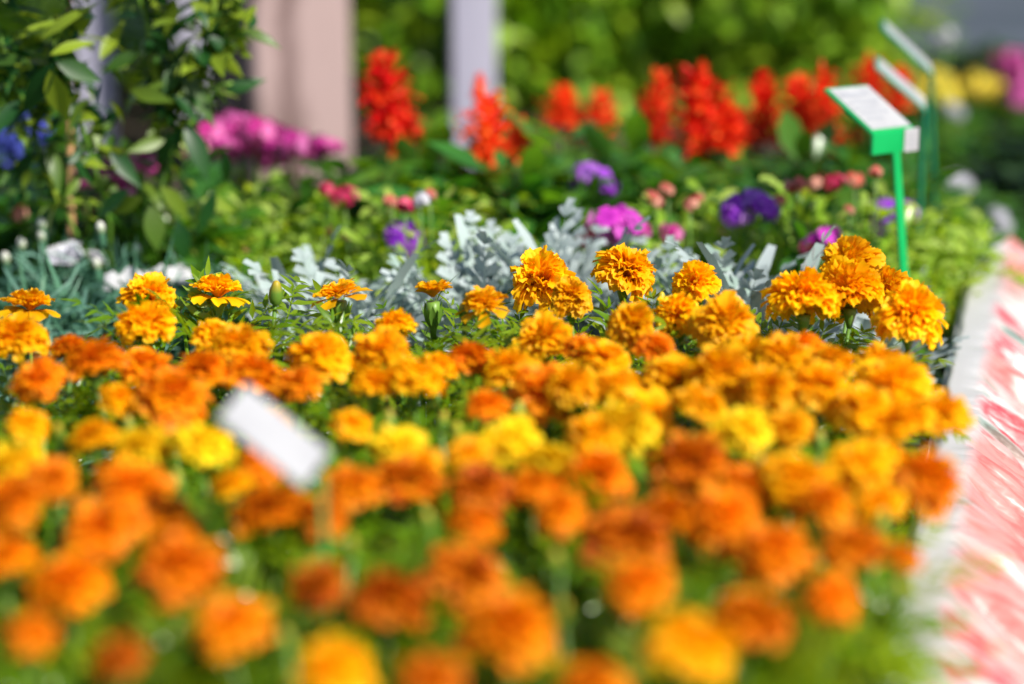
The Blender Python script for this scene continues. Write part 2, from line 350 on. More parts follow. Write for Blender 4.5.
# plants: a slightly uneven grid; each bloom belongs to its nearest plant
plants = []
rows = [1.28, 1.44, 1.60, 1.76, 1.92, 2.08, 2.25]
for ri, Y in enumerate(rows):
    r_ = random.Random(ri + 50); hw = (512 / FPX) * Y * 1.06 + .06
    n = int(2 * hw / .165); xs = [-hw + (k + .5) * 2 * hw / n for k in range(n)]
    for x in xs:
        edge = .335 + (Y - 1.97) * .236 - .075
        if x > edge + .03: continue
        plants.append(dict(x=min(x, edge) + r_.uniform(-.02, .02), y=Y + r_.uniform(-.025, .025), row=ri, bl=[], bud=[]))
plants = [p for p in plants if not (p['row'] == 6 and p['x'] < -.33)] 
for b in blooms:
    q = min(plants, key=lambda p: (p['x'] - b[0].x) ** 2 + (p['y'] - b[0].y) ** 2); q['bl'].append(b)
for i, (px, py, dz) in enumerate(BUDS):
    p = at_z(px, py, .30 if i else .305); q = min(plants, key=lambda a: (a['x'] - p.x) ** 2 + (a['y'] - p.y) ** 2); q['bud'].append(p)

mbb = MB()   # bud: ribbed egg, unit height
rings = [(0, .10), (.12, .26), (.35, .34), (.6, .31), (.82, .22), (.95, .15), (1.0, .06)]
for i, (z, r_) in enumerate(rings):
    for k in range(16):
        w = 2 * math.pi * k / 16; q = r_ * (1 + .12 * (k % 2)); mbb.v.append((q * math.cos(w), q * math.sin(w), z)); mbb.a.append((z, .5 * (k % 2)))
for i in range(len(rings) - 1):
    for k in range(16): mbb.f.append((i * 16 + k, i * 16 + (k + 1) % 16, (i + 1) * 16 + (k + 1) % 16, (i + 1) * 16 + k))
mbb.f.append(tuple(range(15, -1, -1))); mbb.f.append(tuple(96 + k for k in range(16)))
BUD = mbb.mesh('marigold_bud', 'bud')

ORD = ['first', 'second', 'third', 'fourth', 'fifth', 'sixth', 'seventh', 'eighth']
NUM = ['no', 'one', 'two', 'three', 'four', 'five', 'six', 'seven', 'eight', 'nine', 'ten']
CW = {'gold': 'golden', 'orange': 'orange', 'yellow': 'yellow', 'rust': 'rusty orange', 'amber': 'amber', 'hero': 'golden', 'skirt': 'golden', 'cup': 'golden'}
ROWN = {0: 'nearest', 1: 'second nearest', 2: 'third nearest', 3: 'middle', 4: 'third farthest', 5: 'second farthest', 6: 'farthest'}
plants = [p for p in plants if p['bl'] or p['bud'] or p['row'] > 0]
for ri in range(7):
    rp = sorted([p for p in plants if p['row'] == ri], key=lambda p: p['x'])
    for ci, p in enumerate(rp):
        p['pos'] = 'leftmost' if ci == 0 else 'rightmost' if ci == len(rp) - 1 else ORD[ci] + ' from left'
for pi, p in enumerate(plants):
    cs = [CW[b[2].rstrip('012')] for b in p['bl']]; n = len(cs)
    if n: main = max(set(cs), key=cs.count); d = f"marigold plant with {NUM[min(n,10)]} {main if len(set(cs)) == 1 else 'mostly ' + main.split()[0]} bloom{'s' if n > 1 else ''}"
    else: d = 'green leafy marigold plant without open blooms'
    lab = f"{d}, {p['pos']} in the {ROWN[p['row']]} row"
    t = thing('marigold_plant', lab, 'marigold', (p['x'], p['y'], 0), 'marigold plants filling the front bed')
    r_ = random.Random(pi + 900); base = V((p['x'], p['y'], 0))
    link('foliage', MF[pi % 6], t, (0, 0, 0), (0, 0, r_.uniform(0, 6.28)), (1, 1, r_.uniform(.96, 1.08) + (.07 if p['row'] == 6 else .03 if p['row'] < 3 else 0)))
    for (q, dia, kind, bi) in p['bl']:
        k = kind[-1] if kind[-1] in '012' else None; kk = kind.rstrip('012')
        me = BL[kk, int(k) if k else (bi % 3 if kk in ('gold', 'orange', 'yellow', 'rust', 'amber') else 0)]
        rot = (R(r_.uniform(-16, 26)), R(r_.uniform(-22, 22)), r_.uniform(0, 6.28))
        if kk in ('skirt', 'cup'): rot = (R(r_.uniform(0, 12)), R(r_.uniform(-8, 8)), r_.uniform(0, 6.28))
        s = dia * (1.09 if kk == 'hero' else 1.03 if kk != 'skirt' else .94) * (.84 if B[bi][1] > 600 else .9 if B[bi][1] > 450 else 1)
        f = link('flower', me, t, q - base, rot, (s, s, s * r_.uniform(.85, 1.12)))
        mb = MB(); dn = V((0, 0, -1)); s_ = s
        foot = V(((base.x - q.x) * .6, (base.y - q.y) * .6, -(q.z - .1)))
        bot = V((0, 0, -.30 * s)); cup = kk == 'cup'
        cl = .024 if cup else .011
        mb.ring_tube([V((0, 0, -.08 * s)), V((0, 0, -.12 * s - cl * .4)), V((0, 0, -.12 * s - cl)), V((0, 0, -.13 * s - cl * 1.5))], [.0068 if cup else .007, .0064 if cup else .006, .004, .0022], 10, .4, 1, .3)
        a0 = V((0, 0, -.12 * s - cl * 1.4)); 
        mb.ring_tube([a0, a0.lerp(foot, .2) + V((0, 0, -.01)), a0.lerp(foot, .6), foot], [.0019, .002, .0022, .0028], 6, .4)
        if cup:
            for k_ in range(8):
                a_ = k_ * math.pi / 4; leaf(mb, V((.004 * math.cos(a_), .004 * math.sin(a_), -.12 * s - cl)), V((.25 * math.cos(a_), .25 * math.sin(a_), 1)), V((math.cos(a_), math.sin(a_), 0)), .026, .008, -.1, .3, 4, 'ellip')
        so = link('stalk', mb.mesh('bloom_stalk', 'stalk'), f)
        # keep the stalk upright although the flower tilts and is scaled
        so.matrix_parent_inverse = f.matrix_basis.inverted() @ Matrix.Translation(f.location)
    for q in p['bud']:
        f = link('bud', BUD, t, q - base + V((0, 0, -.012)), (R(r_.uniform(-12, 12)), R(r_.uniform(-12, 12)), r_.uniform(0, 6)), (.019, .019, .026) if not (abs(q.z - .305) > .004) else (.014, .014, .02))
        mb = MB(); foot = V(((base.x - q.x) * .5, (base.y - q.y) * .5, -.17))
        mb.ring_tube([V((0, 0, .002)), foot * .3 + V((0, 0, -.02)), foot], [.0022, .002, .0024], 6, .4)
        so = link('stalk', mb.mesh('bud_stalk', 'stalk'), f); so.matrix_parent_inverse = f.matrix_basis.inverted() @ Matrix.Translation(f.location)

# ------------------------------------------------------------------ generic bushy plants
rnd = random.Random(77)
def bush_mesh(name, mat, seed, rad, h, n, L, W, prof='ellip', curl=.6, emin=-10, emax=75, shell=.5, zlo=.1, nv=4, stems=6):
    global rnd; rnd = random.Random(seed); mb = MB()
    for i in range(stems):
        a = rnd.uniform(0, 6.28); rr = rad * rnd.uniform(.2, .8)
        top = V((rr * math.cos(a), rr * math.sin(a), h * rnd.uniform(.6, .9)))
        mb.ring_tube([V((0, 0, 0)), V((top.x * .4, top.y * .4, top.z * .45)), top], [.004, .0032, .002], 5, .2)
    for i in range(n):
        a = rnd.uniform(0, 6.28); f = rnd.random() ** shell; zf = rnd.random()
        rr = rad * f * math.sqrt(max(.05, 1 - zf ** 3)); z = h * (zlo + (1 - zlo) * zf) * (.85 + .15 * math.sin(3 * a + seed))
        o = V((rr * math.cos(a), rr * math.sin(a), z))
        d = rdir(emin, emax, a + rnd.uniform(-1.2, 1.2)); s = rnd.uniform(.6, 1.15)
        leaf(mb, o, d, UP + rdir() * .5, L * s, W * s, curl * rnd.uniform(.2, 1.3), .25, nv, prof)
    return mb.mesh(name, mat)
def head_mesh(name, mat, seed, rad, n, pr=.010, up=.4, npet=5):
    """a rounded cluster of small five-petalled florets"""
    global rnd; rnd = random.Random(seed); mb = MB()
    for i in range(n):
        f = (i + .5) / n; c = 1 - f * 1.25; a = i * 2.4; s = math.sqrt(max(0, 1 - c * c))
        nrm = V((s * math.cos(a), s * math.sin(a), c)); o = V((nrm.x * rad, nrm.y * rad, nrm.z * rad * up)) * rnd.uniform(.6, 1.2)
        e = (nrm.orthogonal() + rdir() * .3); e = (e - nrm * e.dot(nrm)).normalized(); e2 = nrm.cross(e); g = rnd.random()
        for k in range(npet):
            w = 2 * math.pi * k / npet; d = e * math.cos(w) + e2 * math.sin(w) + nrm * .35
            leaf(mb, o, d, nrm, pr * rnd.uniform(.85, 1.15), pr * .95, .5, -.1, 4, 'petal', g)
    return mb.mesh(name, mat)
def stem_mesh(h, r0=.0022, bend=(0, 0)):
    mb = MB(); mb.ring_tube([V((0, 0, -.003)), V((bend[0] * .3, bend[1] * .3, -h * .5)), V((bend[0], bend[1], -h))], [r0 * .7, r0 * .85, r0], 6, .3)
    return mb.mesh('stem', 'stalk')

# dusty miller: silver lobed leaves
def dusty_mesh(seed):
    global rnd; rnd = random.Random(seed); mb = MB()
    for i in range(34):
        a = i * 2.4; el = 18 + 62 * (i / 34) + rnd.uniform(-8, 8); d = rdir(el - 1, el + 1, a)
        o = V((.02 * math.cos(a), .02 * math.sin(a), .08 + .1 * i / 34)); Lf = rnd.uniform(.085, .12)
        leaf(mb, o, d, UP * .6 + d * -.3 + rdir() * .15, Lf * 1.05, .015, rnd.uniform(.3, .8), .1, 6, 'spoon', g=rnd.random())
        pinnate(mb, o + d * Lf * .12, d, UP * .6 + rdir() * .15, Lf * .9, 5, .021, .0098, rnd.uniform(.3, .8), .003, 42, 4, 'petal')
    mb.ring_tube([V((0, 0, 0)), V((0, 0, .1)), V((0, 0, .2))], [.006, .005, .003], 6, .3)
    return mb.mesh('dusty_leaves', 'silver')
DM = [dusty_mesh(300 + k) for k in range(3)]
dm = [(310,262,'leftmost silvery lobed plant behind the small cupped marigold',.95),(352,258,'silvery lobed plant directly behind the small golden marigolds',1.05),
      (408,285,'low silver plant between the two small cupped marigold blooms',.9),(470,248,'pale silvery plant right of the lavender bicoloured flower head',1.05),(520,240,'bright silver plant below the right red salvia spike',1.0),
      (566,225,'tallest silver leaved plant below the violet flower head',1.1),(600,262,'silver plant just left of the round upright golden bloom',.95),(676,268,'silver plant behind the tight cluster of three golden blooms',1.0),
      (722,258,'broad leaved silver plant below the violet bloom',1.05),(770,262,'silver plant with long upright lobes left of the golden cluster',1.1),(872,286,'large silver plant left of the foot of the green sign stake',.9),
      (906,282,'small silver plant beside the whitewashed bed edging',.6), (505,285,'low silver plant behind the drooping golden bloom',.9), (650,300,'low silver plant right of the round upright golden bloom',.8), (740,296,'low silver plant behind the wide golden bloom',.85)]
for i, (px, py, lab, s) in enumerate(dm):
    p = at_z(px, py + 8, .26 * s); t = thing('dusty_miller', lab, 'silver plant', (p.x, p.y, 0), 'silver leaved plants behind the marigolds')
    link('foliage', DM[i % 3], t, (0, 0, 0), (0, 0, i * 1.3), s)

# white dianthus with blue-green grassy leaves, left
def grassy(seed):
    global rnd; rnd = random.Random(seed); mb = MB()
    for i in range(190):
        a = rnd.uniform(0, 6.28); rr = .07 * math.sqrt(rnd.random()); z = rnd.uniform(.03, .2)
        leaf(mb, V((rr * math.cos(a), rr * math.sin(a), z)), rdir(0, 85, a + rnd.uniform(-1.2, 1.2)), V((-math.cos(a), -math.sin(a), .6)) * -1 + UP, rnd.uniform(.04, .085), rnd.uniform(.004, .008), rnd.uniform(.2, 2.2), .3, 5, 'strap')
    return mb.mesh('dianthus_leaves', 'bluegreen')
GR = [grassy(400 + k) for k in range(3)]
carn = bloom_mesh('carnation', 'white', 60, 95, seed=61, nu=7, nv=5, flat=.55, wid=.34, curl=.7)
mb = MB(); mb.ring_tube([V((0, 0, 0)), V((0, 0, .006)), V((0, 0, .018)), V((0, 0, .024))], [.002, .0042, .0038, .003], 8, .9); CAL = mb.mesh('calyx', 'bluegreen')
DBUD = bpy.data.meshes.new('x'); bpy.data.meshes.remove(DBUD)
mb = MB(); mb.ring_tube([V((0, 0, -.004)), V((0, 0, .004)), V((0, 0, .010)), V((0, 0, .014))], [.0036, .006, .005, .001], 8, .6); M['wbud'] = organic('pale_bud', (.3, .42, .2), (.68, .68, .62), None, ramp=(.2, .7), trans=.15); DB = mb.mesh('white_bud', 'wbud')
dian = [((10,300),'leftmost blue-green dianthus with upright white buds at the photo edge',[(22,248),(6,262),(42,228)]),
        ((62,300),'dianthus with one open ruffled white flower over blue-green grassy leaves',[(42,240)]),
        ((110,310),'dianthus with closed white buds right of the open white flower',[(101,232),(97,268)]),
        ((150,300),'dianthus with one white bud beside the white tag',[(137,254)]),
        ((35,325),'low blue-green dianthus tuft behind the leftmost golden bloom',[]),
        ((110,335),'low blue-green dianthus tuft left of the twin golden blooms',[]),
        ((190,325),'low blue-green tuft right of the twin golden blooms',[])]
for i, ((px, py), lab, bs) in enumerate(dian):
    p = at_z(px, py, .17); t = thing('dianthus_plant', lab, 'dianthus', (p.x, p.y, 0), 'dianthus plants at the left')
    link('foliage', GR[i % 3], t, (0, 0, 0), (0, 0, i), 1)
    for (bx, by) in bs:
        q = at_y(bx, by, p.y + .01)
        f = link('bud', DB, t, q - t.location, (R(5), R(-4 + 3 * i % 5), 0), .95)
        c = link('stalk', stem_mesh(q.z * .7, .0016, (.01, 0)), f, (0, 0, -.02)); link('calyx', CAL, f, (0, 0, -.022), scale=1.2)
    if i == 1:
        q = at_y(66, 256, p.y); f = link('flower', carn, t, q - t.location, (R(25), 0, 0), .045)
        so = link('stalk', stem_mesh(.16, .0018, (-.01, .01)), f); so.matrix_parent_inverse = f.matrix_basis.inverted() @ Matrix.Translation(f.location)
        q = at_y(95, 258, p.y + .03); f = link('flower', carn, t, q - t.location, (R(25), R(20), 1), .028)
        so = link('stalk', stem_mesh(.16, .0018, (-.01, .01)), f); so.matrix_parent_inverse = f.matrix_basis.inverted() @ Matrix.Translation(f.location)

# lime-green bushy plants with coloured flower heads
LM = [bush_mesh('lime_foliage', 'lime', 500 + k, .10, .24, 330, .03, .014, 'spoon', stems=10) for k in range(3)]
GM = [bush_mesh('green_foliage', 'green', 520 + k, .11, .24, 300, .045, .018, 'ellip') for k in range(3)]
DKM = [bush_mesh('dark_foliage', 'dark', 540 + k, .13, .26, 300, .065, .026, 'ellip') for k in range(3)]
M['deep'] = organic('deep_leaf', (.008, .03, .008), (.015, .05, .012), (.03, .08, .015), rough=.5, trans=.2)
DKD = bush_mesh('deep_foliage', 'deep', 560, .16, .26, 420, .06, .028, 'ellip')
HEAD = {c: head_mesh(c + '_head', c, 600 + i, .019, 11, .0105) for i, c in enumerate(('violet', 'magenta', 'pink', 'rose', 'coral', 'blue', 'white', 'ylw'))}
HEAD['pinkbig'] = head_mesh('pink_head', 'pink', 650, .03, 46, .009)
CWD = {'violet': 'violet', 'magenta': 'magenta', 'pink': 'pink', 'rose': 'deep rose', 'coral': 'coral', 'blue': 'blue', 'white': 'white', 'ylw': 'yellow', 'pinkbig': 'pink'}
mid = [ # px, py of the crown, variants, height, label, heads [(px,py,kind,size)]
 (250,225,'L',.24,'lime leaved bushy plant left of the deep rose flowers',[(246,250,'coral',.5)]),
 (290,235,'L',.22,'lime leaved plant with a few tiny coral buds',[(330,232,'coral',.5),(348,236,'coral',.5)]),
 (345,215,'L',.25,'lime leaved plant carrying a deep rose flower head',[(345,196,'rose',1.),(328,190,'rose',.8)]),
 (398,225,'L',.26,'lime leaved plant with red and white flowers above the lavender head',[(405,205,'rose',.8),(392,202,'coral',.7),(420,200,'white',.8),(430,195,'coral',.6)]),
 (405,250,'L',.23,'lime leaved plant with a single lavender and violet flower head',[(403,236,'violet',1.2)]),
 (455,210,'L',.27,'tallest lime leaved plant left of the drooping red salvia',[]),
 (535,205,'G',.24,'green plant below the right salvia with a rose bud',[(538,207,'rose',.7)]),
 (593,195,'G',.26,'green plant with one violet flower head beneath the paired red spikes',[(593,181,'violet',1.5)]),
 (618,245,'L',.24,'lime leaved plant with a magenta flower head and pink buds',[(612,228,'magenta',1.4),(630,222,'magenta',1.1),(585,238,'rose',.8),(642,228,'pink',.8)]),
 (665,225,'L',.25,'lime leaved plant with small coral flowers and a pink ball',[(655,200,'coral',.9),(672,231,'pink',.9),(690,204,'coral',.7),(668,190,'coral',.7)]),
 (715,215,'L',.25,'lime leaved plant left of the violet bloom',[(700,200,'coral',.6),(722,232,'coral',.5)]),
 (752,225,'L',.25,'lime leaved plant with a wide violet flower head',[(745,207,'violet',1.4),(762,205,'violet',1.1),(735,213,'violet',.8)]),
 (800,215,'L',.26,'lime leaved plant with pale coral flowers along its top',[(795,186,'coral',.9),(815,183,'coral',.9),(835,182,'rose',.8),(855,180,'coral',.8),(780,200,'coral',.6)]),
 (825,255,'G',.23,'green plant with magenta and rose buds near the golden cluster',[(820,243,'magenta',1.),(808,248,'rose',.8),(830,236,'magenta',.7)]),
 (862,230,'L',.25,'lime leaved plant directly left of the green sign stake',[(876,172,'coral',.6),(850,210,'coral',.5)]),
 (890,225,'L',.24,'lime leaved plant with a violet head behind the green sign stake',[(886,214,'violet',1.2),(905,210,'violet',.8)]),
 (918,240,'L',.21,'lime leaved plant at the rear right beside the bed edging',[]),
 (925,268,'L',.17,'low lime leaved plant touching the bed edging',[]),
 (210,225,'G',.24,'green bushy plant below the pink flower mass',[]),
 (505,225,'L',.23,'lime leaved plant behind the bright silver plant',[]),
 (640,275,'G',.19,'low green plant in the silver row right of the round bloom',[]),
 (225,290,'G',.2,'green leafy plant behind the drooping golden bloom at left',[]),
 (195,265,'G',.2,'green leafy plant behind the white tag',[]),
 (270,262,'L',.22,'lime leaved plant behind the striped marigold bud',[]),
 (20,210,'G',.24,'green plant with a coral flower at the far left',[(18,214,'coral',.8),(88,210,'coral',.7)]),
]
cnt = [0]
for (px, py, kd, h, lab, heads) in mid:
    h += .03; p = at_z(px, py - 30, h); src = {'L': LM, 'G': GM, 'D': DKM}[kd]; s = h / .24
    t = thing('bedding_plant', lab, 'bedding plant', (p.x, p.y, 0), 'leafy bedding plants in the middle rows')
    link('foliage', src[cnt[0] % 3], t, (0, 0, 0), (0, 0, cnt[0] * 1.7), (1, 1, s)); cnt[0] += 1
    for (hx, hy, c, hs) in heads:
        q = at_y(hx, hy, p.y - .04 + .02 * (hx % 3)); f = link('flower_head', HEAD[c], t, q - t.location, (R(35), 0, hx), (1.0 if c in ('violet', 'magenta') else .72) * hs)
        so = link('stem', stem_mesh(min(.15, q.z - .02), .0018, (.005, .01)), f); so.matrix_parent_inverse = f.matrix_basis.inverted() @ Matrix.Translation(f.location)

# pink flower mass (left, in front of the wooden post)
pk = [(225,148,'pink flowering plant left part of the pink mass before the wooden post',[(205,132),(222,128),(240,124),(222,146),(238,150),(212,150),(198,140)]),
      (265,150,'pink flowering plant in the middle of the mass before the wooden post',[(255,128),(272,132),(258,150),(276,148),(246,138),(268,160)]),
      (305,160,'pink flowering plant at the right end of the pink mass',[(290,140),(300,148),(310,156),(325,147),(288,154),(312,146)]),
      (105,180,'pink flowering plant behind the climbing plant',[(86,178),(102,172),(96,190),(115,180),(110,160),(84,162),(122,190)]),
      (148,170,'single pink cluster right of the climbing stems',[(143,160),(150,168),(138,168)])]
for i, (px, py, lab, hs) in enumerate(pk):
    YP = 3.3 if i < 3 else 3.02; p = at_y(px, py + (14 if i > 2 else 0), YP); t = thing('pink_flower_plant', lab, 'pink flowers', (p.x, p.y, 0), 'pink flowering plants at the rear left')
    link('foliage', LM[i % 3], t, (0, 0, 0), (0, 0, i), (1.2, 1.2, (p.z - .03) / .24))
    for k, (hx, hy) in enumerate(hs):
        q = at_y(hx, hy, YP - .08 + .05 * (k % 3)); f = link('flower_head', HEAD['pinkbig'] if k % 2 else HEAD['pink'], t, q - t.location, (R(25), 0, k), (.75 if k % 2 else 1.2) * (1 if i < 3 else .62))
        so = link('stem', stem_mesh(.12, .002, (0, .01)), f); so.matrix_parent_inverse = f.matrix_basis.inverted() @ Matrix.Translation(f.location)

# red salvias
def spike_mesh(seed, h=.12, w=.024, mat='red'):
    global rnd; rnd = random.Random(seed); mb = MB()
    mb.ring_tube([V((0, 0, -.02)), V((0, 0, h * .5)), V((0, 0, h))], [.003, .0025, .0012], 6, .2)
    nl = 12
    for i in range(nl):
        f = i / (nl - 1); z = h * f; m_ = 6 if f < .8 else 4; ww = w * (1.05 - .5 * f ** 2.2) * rnd.uniform(.8, 1.15)
        for k in range(m_):
            a = 2 * math.pi * (k + .5 * (i % 2)) / m_ + rnd.uniform(-.3, .3); el = rnd.uniform(5, 40) + 30 * f
            d = rdir(el, el + 2, a); o = V((.003 * math.cos(a), .003 * math.sin(a), z)); g = rnd.random(); Lf = ww * rnd.choice((.6, .9, 1., 1.15, 1.5))
            mb.ring_tube([o, o + d * Lf * .6, o + d * Lf + V((0, 0, .1 * Lf))], [.0022, .0038, .0046], 5, g, 0, .7, cap=False)
            e = o + d * Lf
            leaf(mb, e, d + V((0, 0, -.9)), d, Lf * .55, .008, .4, .1, 4, 'petal', g, .6, 1); leaf(mb, e, d + V((0, 0, .5)), UP, Lf * .5, .006, .4, .1, 4, 'petal', g, .6, 1)
    return mb.mesh('salvia_spike', mat)
SP = [spike_mesh(700 + k) for k in range(3)]
FP = [bush_mesh('salvia_foliage', 'dark', 720 + k, .11, .26, 240, .06, .032, 'ellip', stems=6) for k in range(3)]
sal = [ # label, Y, spikes[(px, py top, py bottom, width px)]
 ('red salvia with one tall broad spike right of the wooden post', 3.25, [(388,58,140,52),(404,108,158,40)]),
 ('red salvia with drooping spike in front of the white post', 3.2, [(490,96,162,46),(488,140,205,34),(515,120,158,26),(478,75,100,14)]),
 ('red salvia with two short spikes between the white post and sign', 3.5, [(560,86,125,34),(598,94,140,34),(580,110,140,26)]),
 ('red salvia with a narrow spike, left of the widest red spike', 3.4, [(656,76,145,34),(640,96,130,16)]),
 ('red salvia with the widest flame red spike', 3.3, [(704,72,150,56),(728,106,150,34)]),
 ('red salvia with a slim spike, second from the green sign', 3.4, [(762,76,142,38),(745,112,150,26)]),
 ('red salvia with a dense broad spike directly left of the green sign', 3.35, [(802,80,152,44),(822,74,148,36),(790,110,150,30)]),
 ('red salvia partly hidden behind the tilted sign plates', 3.6, [(868,60,100,34),(900,68,110,30),(850,128,150,20)]),
]
for i, (lab, Y, sps) in enumerate(sal):
    p = at_y(sps[0][0], sps[0][2], Y); t = thing('red_salvia', lab, 'red salvia', (p.x, Y, 0), 'red salvias at the back of the bed')
    link('foliage', FP[i % 3], t, (0, 0, 0), (0, 0, i * 2.1), (1.15, 1.15, max(.5, (p.z) / .26)))
    for k, (px, y0, y1, w) in enumerate(sps):
        a, b_ = at_y(px, y0, Y - .03 + .02 * k), at_y(px, y1, Y - .03 + .02 * k); hh = (a - b_).z
        f = link('flower_spike', SP[(i + k) % 3], t, b_ - t.location, (R(rnd.uniform(-6, 6)), R(rnd.uniform(-7, 7)), k + i), (w / ppm(a) / .066, w / ppm(a) / .066, hh / .125))
        so = link('stem', stem_mesh(.14, .003, (.005, .01)), f); so.matrix_parent_inverse = f.matrix_basis.inverted() @ Matrix.Translation(f.location)
# leafy plants in the back rows of the bed (green belt below and between the salvias)
bk = [(545,160,3.15,'D','dark leafy plant between the white post salvia and violet flower'),(630,165,3.1,'D','dark leafy plant below the narrow red spike'),(690,170,3.15,'G','green leafy plant below the widest red spike'),
      (745,172,3.1,'G','green leafy plant below the slim red spike'),(800,170,3.2,'D','dark leafy plant below the dense red spike'),(850,165,3.2,'G','green leafy plant below the tilted sign plate'),
      (360,170,3.15,'G','green leafy plant below the tall broad red spike'),(430,170,3.2,'D','dark leafy plant between the two left red spikes'),(300,185,3.1,'G','green leafy plant below the pink mass right end'),
      (245,190,3.05,'L','lime leafy plant below the pink mass middle'),(910,180,3.2,'G','green leafy plant behind the sign stakes'),(500,190,3.05,'D','dark leafy plant under the drooping red spike'),
      (580,160,3.3,'D','dark leafy plant under the two short red spikes'),(945,205,3.1,'L','lime leafy plant at the rear end of the edging'),(165,200,3.0,'D','dark leafy plant behind the climber'),(60,205,3.0,'D','dark leafy plant at far left behind the dianthus')]
for i, (px, py, Y, kd, lab) in enumerate(bk):
    p = at_y(px, py, Y); src = {'L': LM, 'G': GM, 'D': DKM}[kd]
    t = thing('leafy_plant', lab, 'leafy plant', (p.x, Y, 0), 'leafy plants in the back of the bed')
    link('foliage', src[i % 3], t, (0, 0, 0), (0, 0, i * 1.1), (1.25, 1.25, (p.z + .01) / .24))

# ------------------------------------------------------------------ climbing plant on bamboo cane (left)
rnd = random.Random(909)
YC = 2.86
base = at_y(110, 240, YC); t = thing('climbing_plant', 'dark glossy climbing plant with long oval leaves at upper left', 'climbing plant', (base.x, YC, 0))
mb = MB(); T0 = t.location
def P(px, py, Y=YC): return at_y(px, py, Y) - T0
vines = [[(120,330,2.88),(105,200,2.84),(80,120,2.82),(62,60,2.8),(70,-40,2.82),(95,-160,2.9)],[(120,330,2.88),(150,220,2.86),(170,120,2.9),(150,40,2.9),(130,-60,2.86),(150,-180,2.9)],
         [(150,220,2.86),(175,150,2.85),(215,92,2.86),(232,82,2.86)],[(120,330,2.88),(50,180,2.84),(10,60,2.8),(-30,-80,2.84)],[(170,120,2.9),(200,60,2.86),(225,10,2.86),(190,-60,2.9)],[(70,-40,2.82),(80,-140,2.76),(150,-190,2.7)]]
for vn in vines:
    pts = [P(*v) for v in vn]; fine = []
    for i in range(len(pts) - 1):
        for k in range(5): fine.append(pts[i].lerp(pts[i + 1], k / 5) + V((rnd.uniform(-1, 1), rnd.uniform(-1, 1), rnd.uniform(-1, 1))) * .004)
    fine.append(pts[-1]); mb.ring_tube(fine, .0024, 6, .8)
link('stem', mb.mesh('climber_stem', 'stalk'), t)
mb = MB(); px2m = 1 / ppm(at_y(120, 100, YC))
# long oval leaves: base px,py -> tip px,py, width px, depth
LV = [(30,62,-30,55,22,2.74),(55,62,18,118,26,2.72),(50,70,66,124,30,2.72),(56,62,100,80,24,2.72),(50,55,92,34,16,2.74),(10,42,60,8,12,2.74),(40,40,85,0,14,2.76),
      (225,92,264,76,20,2.86),(190,0,232,36,26,2.84),(215,30,246,10,18,2.86),(180,68,216,122,26,2.86),(176,85,150,60,20,2.9),(185,122,212,178,26,2.84),(183,128,152,172,22,2.84),
      (130,190,92,216,24,2.8),(150,205,160,250,30,2.8),(160,186,196,220,22,2.82),(142,196,110,214,20,2.8),(225,150,228,190,14,2.84),(200,200,240,208,20,2.86),(80,150,112,120,20,2.82),
      (64,150,48,205,18,2.82),(70,158,100,185,20,2.8),(150,30,176,62,18,2.86),(140,52,100,70,18,2.84),(130,90,170,100,20,2.84),(120,110,92,140,20,2.84),(165,140,130,150,18,2.84),(110,150,140,185,22,2.82),
      (20,100,-10,135,20,2.76),(35,150,10,185,18,2.8),(100,60,122,20,18,2.84),(168,40,190,12,16,2.86),(205,60,232,70,14,2.88),(215,190,200,235,18,2.84),(178,220,186,262,24,2.8)]
for (x0, y0, x1, y1, w, Y) in LV:
    a, b_ = P(x0, y0, Y), P(x1, y1, Y + rnd.uniform(-.03, .03)); d = b_ - a
    leaf(mb, a, d, V((rnd.uniform(-.3, .5), -.8, rnd.uniform(.2, .9))), d.length * 1.06, w * px2m * .78, rnd.uniform(.1, .6), .25, 8, 'point')
for i in range(1500):   # fuller mass, also above the frame
    vn = rnd.choice(vines[:2] + vines[3:]); k = rnd.randrange(len(vn) - 1); f = rnd.random()
    q = P(*vn[k]).lerp(P(*vn[k + 1]), f)
    if q.z < .24 + .16 * rnd.random(): continue
    q += rdir() * rnd.uniform(.0, .05); L_ = rnd.uniform(.018, .045) if i % 9 else rnd.uniform(.05, .065)
    leaf(mb, q, rdir(-50, 45), UP + rdir() * .7, L_, L_ * rnd.uniform(.26, .42), rnd.uniform(.2, .9), .25, 6, 'point')
for i in range(260):   # unseen leaves added above the frame to cast shade on the climber
    d = rdir(); q = V((d.x * .24 - .08, d.y * .13 - .14, d.z * .11 + .72)) * 1.0; q = V((q.x, q.y, q.z - 0)) 
    L_ = rnd.uniform(.03, .06); leaf(mb, q, rdir(-30, 30), UP + rdir() * .5, L_, L_ * .42, rnd.uniform(.2, .9), .25, 5, 'ellip')
link('foliage', mb.mesh('climber_leaves', 'climb'), t)
p0, p1 = at_y(69, 330, 2.92), at_y(66, -300, 2.92)
mb = MB(); pts = [V((p0.x, 2.92, 0))] + [V((p0.x + (p1.x - p0.x) * k / 8, 2.92, p1.z * k / 8)) for k in range(1, 9)]
rr = []; fine = []
for i in range(len(pts) - 1):
    for k in (0, .06, .12, .9): fine.append(pts[i].lerp(pts[i + 1], k)); rr.append(.0052 if k in (0,) else .0044)
mb.ring_tube(fine, rr, 10); tag(link('bamboo_cane', mb.mesh('cane', 'bamboo')), 'thin upright bamboo cane supporting the climbing plant', 'cane')
